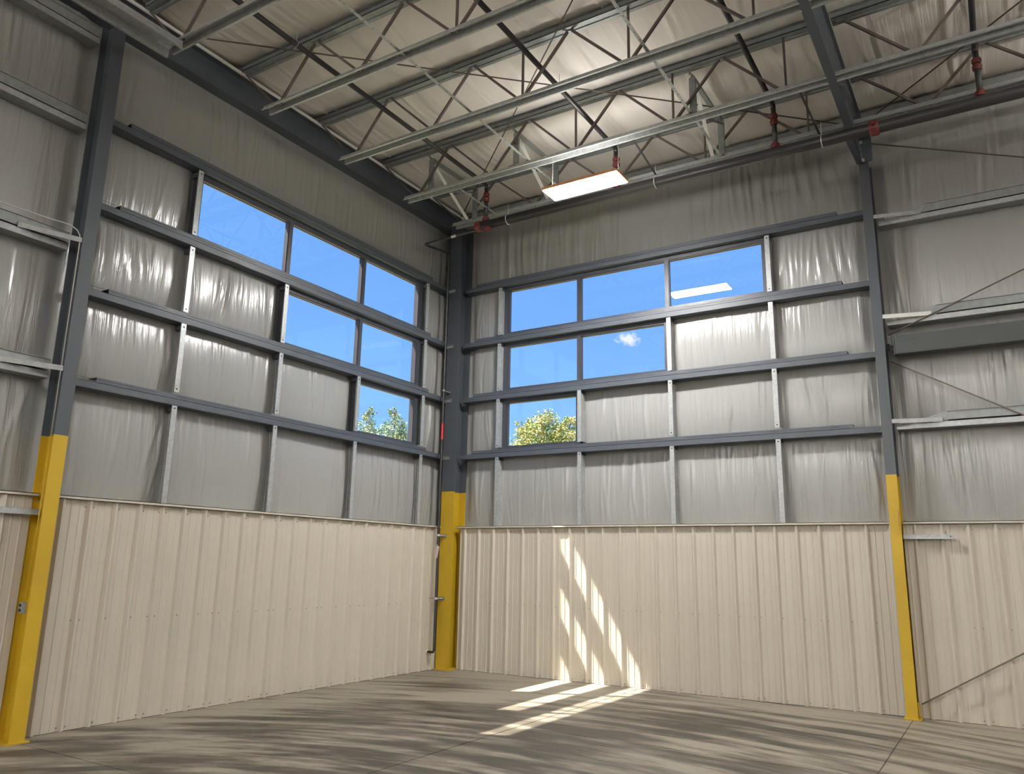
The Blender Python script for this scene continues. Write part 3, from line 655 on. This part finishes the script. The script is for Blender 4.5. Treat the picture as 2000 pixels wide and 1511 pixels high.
# haunch: flange plates turning down onto the column head
MB().add([(7.335,-.95,7.80),(7.44,-.95,7.80),(7.485,-.19,7.665),(7.405,-.19,7.665),(7.335,-.95,7.815),(7.44,-.95,7.815),(7.485,-.175,7.68),(7.405,-.175,7.68)],
         [(0,3,2,1),(4,5,6,7),(0,1,5,4),(1,2,6,5),(2,3,7,6),(3,0,4,7)]).build('haunch_flange', DARK, gd)
MB().add([(7.33,-.21,8.10),(7.445,-.21,8.10),(7.492,-.21,7.67),(7.41,-.21,7.67),(7.33,-.195,8.10),(7.445,-.195,8.10),(7.492,-.195,7.67),(7.41,-.195,7.67)],
         [(0,3,2,1),(4,5,6,7),(0,1,5,4),(1,2,6,5),(2,3,7,6),(3,0,4,7)]).build('knee_plate', DARK, gd)
MB().add([(7.455,-.21,8.10),(7.625,-.21,8.10),(7.622,-.21,7.67),(7.502,-.21,7.67),(7.455,-.195,8.10),(7.625,-.195,8.10),(7.622,-.195,7.67),(7.502,-.195,7.67)],
         [(0,3,2,1),(4,5,6,7),(0,1,5,4),(1,2,6,5),(2,3,7,6),(3,0,4,7)]).build('knee_plate', DARK, gd)
for p in ((7.475, 7.99), (7.485, 7.70)): MB().box((p[0]-.03, -.222, p[1]-.025), (p[0]+.03, -.212, p[1]+.025)).build('bolt_washer', CONDUIT, gd)

# ------------------------------------------------------------------ roof joists
def chord(mb_, y, x0, x1, z, wbot=.060, ht=.070, lip=.026):
    mb_.strip([(-wbot-lip, 0), (-wbot, 0), (-wbot+.016, ht), (wbot-.016, ht), (wbot, 0), (wbot+lip, 0)], (x0, y, z), (x1, y, z), (0, 1, 0), (0, 0, 1), .003)
def top_chord(mb_, y, x0, x1, z):
    mb_.strip([(-.075, .014), (-.075, 0), (-.03, 0), (-.025, .012), (.025, .012), (.03, 0), (.075, 0), (.075, .014)], (x0, y, z), (x1, y, z), (0, 1, 0), (0, 0, 1), .003)
    mb_.box((x0, y-.075, z+.11), (x1, y+.075, z+.115)); mb_.box((x0, y-.038, z+.035), (x1, y-.035, z+.11)); mb_.box((x0, y+.035, z+.035), (x1, y+.038, z+.11))
JN = {0: 'nearest the right wall', 1: 'second from the right wall', 2: 'third from the right wall', 3: 'fourth from the right wall', 4: 'fifth from the right wall, top left', 5: 'sixth'}
ZBJ = {0: 7.865, 1: 7.80, 2: 7.80, 3: 7.84, 4: 7.85}
def joist(k, x0, x1, bay):
    y = JY[k]; z1 = zt(y); zb = ZBJ[k]
    lab = f'open-web roof joist {JN[k]}, ' + ('in the corner bay' if bay == 'in' else 'in the bay beyond the dark girder')
    th = thing('roof_joist', lab, 'joist', 'roof joists of the corner bay' if bay == 'in' else 'roof joists beyond the girder')
    xb0 = (0.62 if bay == 'in' else x0)
    m_ = MB(); top_chord(m_, y, x0, x1, z1); m_.build('top_chord', GALVW, th)
    m_ = MB(); chord(m_, y, xb0, x1, zb); m_.build('bottom_chord', GALV, th)
    xs_b = [.80+1.52*i+(.0 if i else .05) for i in range(9)]; xs_t = [1.52+1.52*i for i in range(9)]
    zz1 = z1+.012; zz0 = zb+.055
    def web(a_, b_, wd=.032):
        p = (a_[0], y, a_[1]); q = (b_[0], y, b_[1]); MB().bar(p, q, wd, wd, up=(0, 1, 0)).build('web_member', RUST, th)
    for i in range(9):
        for (xt, xb) in ((xs_t[i], xs_b[i]), (xs_t[i], xs_b[i]+1.52)):
            o_ = .045 if xb > xt else -.045
            if x0-.05 <= min(xt, xb) and max(xt, xb) <= x1+.05: web((xt+o_*.4, zz1), (xb-o_, zz0))
        if i >= 2 and bay == 'in' and x0 < xs_b[i] < x1: web((xs_b[i]+.02, zz1), (xs_b[i]+.02, zz0), .026)
        if x0 < xs_t[i] < x1: MB().box((xs_t[i]-.045, y-.02, z1-.012), (xs_t[i]+.045, y+.02, z1+.035)).build('gusset', GALVW, th)
        if x0 < xs_b[i] < x1: MB().tube([(xs_b[i]+.05, y-.03, zb-.004), (xs_b[i]+.05, y-.03, zb+.03)], .010, 6).build('node_bolt', SCREW, th)
    if bay == 'in': web((.12, zz1-.02), (.80, zz0), .022)
    return th
for k in range(5): joist(k, 0.06, 7.40, 'in')
for k in (0, 1, 2): joist(k, 7.50, 12.0, 'out')
# heavy galvanised channel along the left wall carrying the fifth joist
hc = thing('header_channel', 'wide galvanised channel hanging beside the left rafter at the top left corner', 'beam', loc=(.86, -6.95, 7.70))
MB().strip([(-.17, .0), (-.14, 0), (-.125, .12), (.125, .12), (.14, 0), (.17, 0)], (0, 0, 0), (0, -4.5, 0), (1, 0, 0), (0, 0, 1), .004).build('channel', GALV, hc)
MB().box((.02, -.26, -.012), (.07, -.10, -.002)).build('end_clip', GALV, hc)

# ------------------------------------------------------------------ bridging straps and kicker braces
for (x, y0, y1, lab) in ((3.045, -9.0, -.95, 'long light strap under the joists, nearer the left wall'), (5.64, -9.0, -.95, 'long light strap under the joists, left of the dark girder'), (1.59, -2.30, -.95, 'short light strap between the last two joists near the corner')):
    th = thing('bridging_strap', lab, 'strap', loc=(x, y0, 7.885))
    MB().box((-.02, 0, 0), (.02, y1-y0, .003)).box((-.022, 0, 0), (-.019, y1-y0, .022)).build('angle', GALV, th)
    m_ = MB(); q = .2
    while q < y1-y0: m_.box((-.006, q, -.0012), (.006, q+.014, -.0004)); q += .16
    o = m_.build('punched_holes', HOLE, th); o['kind'] = 'stuff'
o = thing('slotted_strap', 'dark slotted hanger strap falling to the main pipe beside the lit fixture', 'strap', loc=(0, 0, 0))
MB().bar((4.70, -2.34, 7.90), (4.72, -1.34, 7.68), .03, .004).build('slotted_bar', BLACK, o)
o = thing('slotted_strap', 'dark slotted hanger strap beside the dark girder', 'strap', loc=(0, 0, 0))
MB().bar((7.02, -2.34, 7.90), (7.10, -1.34, 7.66), .03, .004).build('slotted_bar', BLACK, o)
for x, wh in ((1.10, 'nearest the corner'), (2.78, 'left of the lit fixture'), (5.65, 'left of the dark girder')):
    th = thing('kicker_brace', f'cross-braced frame of galvanised struts between the last two joists, {wh}', 'brace', 'cross braces between the last two joists', (x, 0, 0))
    ya, yb = -2.30, -1.00
    MB().box((-.045, ya-.004, 7.88), (.045, ya+.004, 8.47)).box((-.045, ya, 7.88), (-.041, ya+.035, 8.47)).box((.041, ya, 7.88), (.045, ya+.035, 8.47)).build('upright', GALVW, th)
    MB().box((-.045, yb-.004, 7.88), (.045, yb+.004, 8.5)).box((-.045, yb, 7.88), (-.041, yb+.035, 8.5)).box((.041, yb, 7.88), (.045, yb+.035, 8.5)).build('upright', GALVW, th)
    MB().bar((.03, ya+.03, 8.38), (-.14, yb-.02, 7.93), .012, .055, up=(1, 0, 0)).build('diagonal', WHITE, th)
    MB().bar((0, ya+.02, 8.48), (0, yb, 8.50), .06, .05).build('top_strut', GALVW, th)
    MB().bar((.02, ya+.02, 7.90), (.05, yb, 8.42), .04, .004, up=(1, 0, 0)).build('second_diagonal', GALVW, th)
    MB().tube([(-.02, ya-.04, 8.52), (.02, ya-.04, 8.47)], .02, 6).build('bolt', GALVW, th)
    MB().box((-.07, ya-.09, 7.86), (.06, ya-.03, 7.875)).build('foot_clip', SCREW, th)
for p, q, lab in (((.45, -6.32, 8.47), (7.30, .05, 8.47), 'long thin dark brace rod crossing under the roof from top left to the right column'), ((7.2, -6.6, 8.44), (.25, -.25, 8.44), 'long thin dark brace rod crossing under the roof from the top toward the corner column'), ((7.60, .05, 8.47), (13.5, -5.6, 8.47), 'thin dark brace rod under the roof right of the dark girder')):
    o = MB().tube([p, q], .010, 6).build('roof_brace_rod', RUST, smooth=True); tag(o, lab, 'rod', 'roof brace rods')

# ------------------------------------------------------------------ sprinkler piping
YM, ZM = -1.30, 7.57
mp_ = thing('sprinkler_main', 'thick black sprinkler main running along the right wall below the joists', 'pipe', loc=(0, YM, ZM))
MB().tube([(1.42, 0, 0), (13.5, 0, 0)], .080, 16).build('main_pipe', BLACK, mp_, smooth=True)
def coupling(th, p, ax, r, L=.07):
    p = Vector(p); a_ = Vector(ax)
    m_ = MB(); m_.tube([p-a_*L/2, p-a_*L*.3, p+a_*L*.3, p+a_*L/2], [r*1.12, r*1.3, r*1.3, r*1.12], 14)
    sd_ = a_.cross(Vector((0, 0, 1)));
    if sd_.length < .1: sd_ = Vector((1, 0, 0))
    sd_.normalize(); m_.box(p+sd_*(r*1.75)-Vector((.018, .018, .018)), p-sd_*(r*1.75)+Vector((.018, .018, .018)))
    return m_.build('coupling', RED, th, smooth=False)
coupling(mp_, (1.43, 0, 0), (1, 0, 0), .075, .1)
coupling(mp_, (1.62, -.02, -.085), (0, 0, 1), .05, .06)
coupling(mp_, (7.78, 0, 0), (1, 0, 0), .080, .12)
for x in (2.02, 7.12, 4.70):
    MB().tube([(x+.0, .086*math.cos(a_), .086*math.sin(a_)) for a_ in np.linspace(-2.3, 2.3+1.6, 12)], .008, 6).tube([(x, 0, .086), (x, 0, .30)], .006, 6).build('hanger_ring', CONDUIT, mp_, smooth=True)
PX = [1.56, 4.045, 6.50, 9.01]; PN = ['nearest the corner column', 'above the lit fixture', 'just left of the dark girder', 'right of the dark girder']
ZP = 8.33
for x, nm in zip(PX, PN):
    th = thing('sprinkler_branch', f'black sprinkler branch pipe with drop to the main, {nm}', 'pipe', 'sprinkler branch pipes', (x, YM, ZM))
    MB().tube([(0, -7.0, ZP-ZM), (0, -.06, ZP-ZM), (0, -.01, ZP-ZM-.02), (0, 0, ZP-ZM-.07)], .036, 12).build('branch_pipe', BLACK, th, smooth=True)
    rs = MB().tube([(0, 0, .075), (0, 0, ZP-ZM-.05)], .036, 12).build('riser', BLACK, th, smooth=True)
    coupling(rs, (0, 0, ZP-ZM-.19), (0, 0, 1), .042, .07); coupling(rs, (0, 0, ZP-ZM-.28), (0, 0, 1), .042, .08); coupling(rs, (0, 0, .11), (0, 0, 1), .046, .07)
    for yq in (-3.66, -6.1):
        MB().tube([(0, yq, ZP-ZM-.03), (0, yq, ZP-ZM-.10)], .012, 8).tube([(0, yq, ZP-ZM-.09), (0, yq, ZP-ZM-.125)], [.022, .012], 8).build('sprinkler_head', RUST, th, smooth=False)
    for yq in (-1.9, -4.45):
        MB().tube([(.040*math.cos(a_), yq, ZP-ZM+.040*math.sin(a_)) for a_ in np.linspace(-1.57, 4.7, 12)], .004, 5).tube([(0, yq, ZP-ZM+.04), (0, yq, ZP-ZM+.22)], .004, 5).build('hanger_ring', CONDUIT, th, smooth=True)
dr = thing('drain_pipe', 'thin black drain pipe looping from the main and running down beside the corner column', 'pipe')
MB().tube([(1.40, -1.3, 7.52), (.29, -1.3, 7.49), (.25, -1.3, 7.49), (.22, -1.25, 7.495), (.13, -.49, 7.64), (.12, -.43, 7.64), (.12, -.42, 7.58), (.12, -.42, .40), (.12, -.42, .34), (.10, -.42, .31), (.04, -.42, .31), (-.02, -.42, .31)], .021, 10).build('pipe', BLACK, dr, smooth=True)
MB().tube([(.83, -1.3, 7.505), (.93, -1.3, 7.51)], .024, 10).build('joint_sleeve', CONDUIT, dr, smooth=True)
MB().tube([(-.036, -.42, .31), (-.015, -.42, .31)], .036, 10).build('wall_flange', CONDUIT, dr, smooth=True)
MB().tube([(.12, -.42, 4.32), (.12, -.42, 4.02)], .0235, 10, cap=False).build('red_sticker', REDTAG, dr, smooth=True)
for z_ in (4.93, 2.29, 1.20): MB().box((.05, -.39, z_), (.13, -.21, z_+.015)).tube([(.12, -.42, z_-.01), (.12, -.42, z_+.025)], .027, 10).build('clamp', CONDUIT if z_ < 4 else GALVW, dr)
MB().tube([(-.03, -.43, 1.21), (.10, -.43, 1.21)], .005, 6).build('clamp_rod', SCREW, dr)
tg = thing('paper_tag', 'small paper tag tied to the thin drain pipe below the cream wall cap', 'tag', loc=(.13, -.45, 2.06))
MB().add([(-.05, 0, -.14), (.01, -.01, -.17), (.05, 0, .04), (-.01, .005, .06), (-.05, .003, -.14), (.01, -.007, -.17), (.05, .003, .04), (-.01, .008, .06)], [(0,1,2,3),(7,6,5,4),(0,4,5,1),(1,5,6,2),(2,6,7,3),(3,7,4,0)]).build('card', TAG, tg)
MB().tube([(-.0, 0, .05), (-.01, .03, .12)], .003, 5).build('string', TAG, tg)

# ------------------------------------------------------------------ LED light fixtures
def led(x, y, z, lab, up=1.46, cy=0.0, upm=None):
    th = thing('led_light', lab, 'light', 'led light fixtures', (x, y, z))
    L, W = 1.17, .37
    MB().box((-L/2-.015, -W/2-.015, .012), (L/2+.015, W/2+.015, .055)).build('housing', COPPERISH, th)
    MB().box((-L/2, -W/2, 0), (L/2, W/2, .011)).build('diffuser', LED, th)
    MB().box((-L/2+.05, -.15, .056), (L/2-.05, .15, .060)).build('added_ceiling_fill', upm or CEILFILLN, th)  # added glowing plate on top of the housing, fills the ceiling with light
    MB().tube([(-L/2+.05, .0, .055), (-L/2+.05, cy, up)], .004, 5).tube([(L/2-.05, 0, .055), (L/2-.05, cy, up)], .004, 5).build('hanging_cable', CONDUIT, th)
    return th
led(4.03, -2.40, 7.18, 'lit rectangular light fixture hanging in front of the sprinkler main near the corner', up=.67, cy=.02)
for x, y, nm in ((14.5, -4.2, 'to the right of the viewpoint'), (6.5, -15.2, 'behind the viewpoint on the left'), (12.6, -16.8, 'behind the viewpoint on the right'), (4.03, -19.6, 'farthest behind the viewpoint')):
    led(x, y, 7.18, f'rectangular light fixture {nm}', upm=LEDUP)

# ------------------------------------------------------------------ trees outside
def tree(name, lab, cx, cy, top, blobs, leafm, nleaf, seed, lsize=.10, trunk_r=.16):
    r = np.random.default_rng(seed); th = thing(name, lab, 'tree', loc=(cx, cy, -.2)); top += .2
    m_ = MB(); base_h = top*.45
    m_.tube([(0, 0, 0), (.1, 0, base_h*.5), (0, .1, base_h), (.05, .1, top*.72)], [trunk_r, trunk_r*.8, trunk_r*.6, trunk_r*.25], 8)
    tips = []
    for (bx, by, bz, br) in blobs:
        st = Vector((0, .1, base_h*(.8+.4*r.random()))); en = Vector((bx, by, bz)); mid = st.lerp(en, .5)+Vector((0, 0, -.3))
        m_.tube([st, mid, en, en+Vector((r.normal(0, .2), r.normal(0, .2), br*.8))], [trunk_r*.4, trunk_r*.28, trunk_r*.16, .01], 6)
        for _ in range(14):
            d = Vector(r.normal(0, 1, 3)).normalized()*br*r.uniform(.6, 1.0)
            m_.tube([en, en+d*.5+Vector((0, 0, .05)), en+d], [.022, .014, .004], 4, cap=False)
    m_.build('trunk', BARK, th, smooth=True)
    tot = sum(b_[3]**2 for b_ in blobs); V = []; Fc = []
    for (bx, by, bz, br) in blobs:
        n_ = int(nleaf*br*br/tot)
        cl = r.normal(0, 1, (max(4, n_//26), 3)); cl = cl/np.linalg.norm(cl, axis=1)[:, None]*(r.uniform(.35, 1.0, (len(cl), 1))**.6)*br
        pick = r.integers(0, len(cl), n_); pos = cl[pick]+r.normal(0, .16*br, (n_, 3))+np.array([bx, by, bz])
        for p in pos:
            a_ = Vector(r.normal(0, 1, 3)).normalized(); b_ = a_.orthogonal().normalized(); s_ = lsize*r.uniform(.6, 1.3); P = Vector(p); o_ = len(V)
            V += [P-a_*s_*.6, P+b_*s_*.35, P+a_*s_*.6, P-b_*s_*.35]; Fc.append((o_, o_+1, o_+2, o_+3))
    me = bpy.data.meshes.new('leaves'); me.from_pydata([tuple(v) for v in V], [], Fc); me.materials.append(leafm)
    o = bpy.data.objects.new('leaves', me); COL.objects.link(o); o.parent = th; o['kind'] = 'stuff'
tree('leafy_tree', 'leafy yellow-green tree outside the lowest window of the right wall', -13.9, 28, 10.9,
     [(0, 0, 9.4, 1.25), (-1.2, .4, 8.9, 1.0), (1.3, .2, 9.0, 1.05), (-1.9, -.2, 7.9, 1.1), (2.0, 0, 7.8, 1.05), (.3, .5, 8.2, 1.4), (.35, -.2, 10.3, .65), (-1.35, 0, 9.9, .55), (1.6, .3, 10.0, .5), (0, 0, 7.0, 1.8), (-2.4, 0, 6.8, 1.3), (2.5, 0, 6.7, 1.3)], LEAF1, 30000, 2, lsize=.10)
tree('sparse_tree', 'thinly leaved tree outside the lowest window of the left wall', -30, 32.6, 13.2,
     [(-.3, -1.9, 11.6, .8), (-.2, -2.1, 12.5, .5), (.2, .5, 12.0, .9), (0, .7, 13.0, .5), (0, 1.6, 11.4, .9), (.3, 2.9, 11.6, .8), (0, -.6, 10.6, 1.1), (0, 2.4, 10.4, 1.1), (.2, -2.8, 10.5, .9), (0, 3.4, 12.1, .45), (0, .4, 9.6, 1.6)], LEAF2, 8500, 9, lsize=.13)
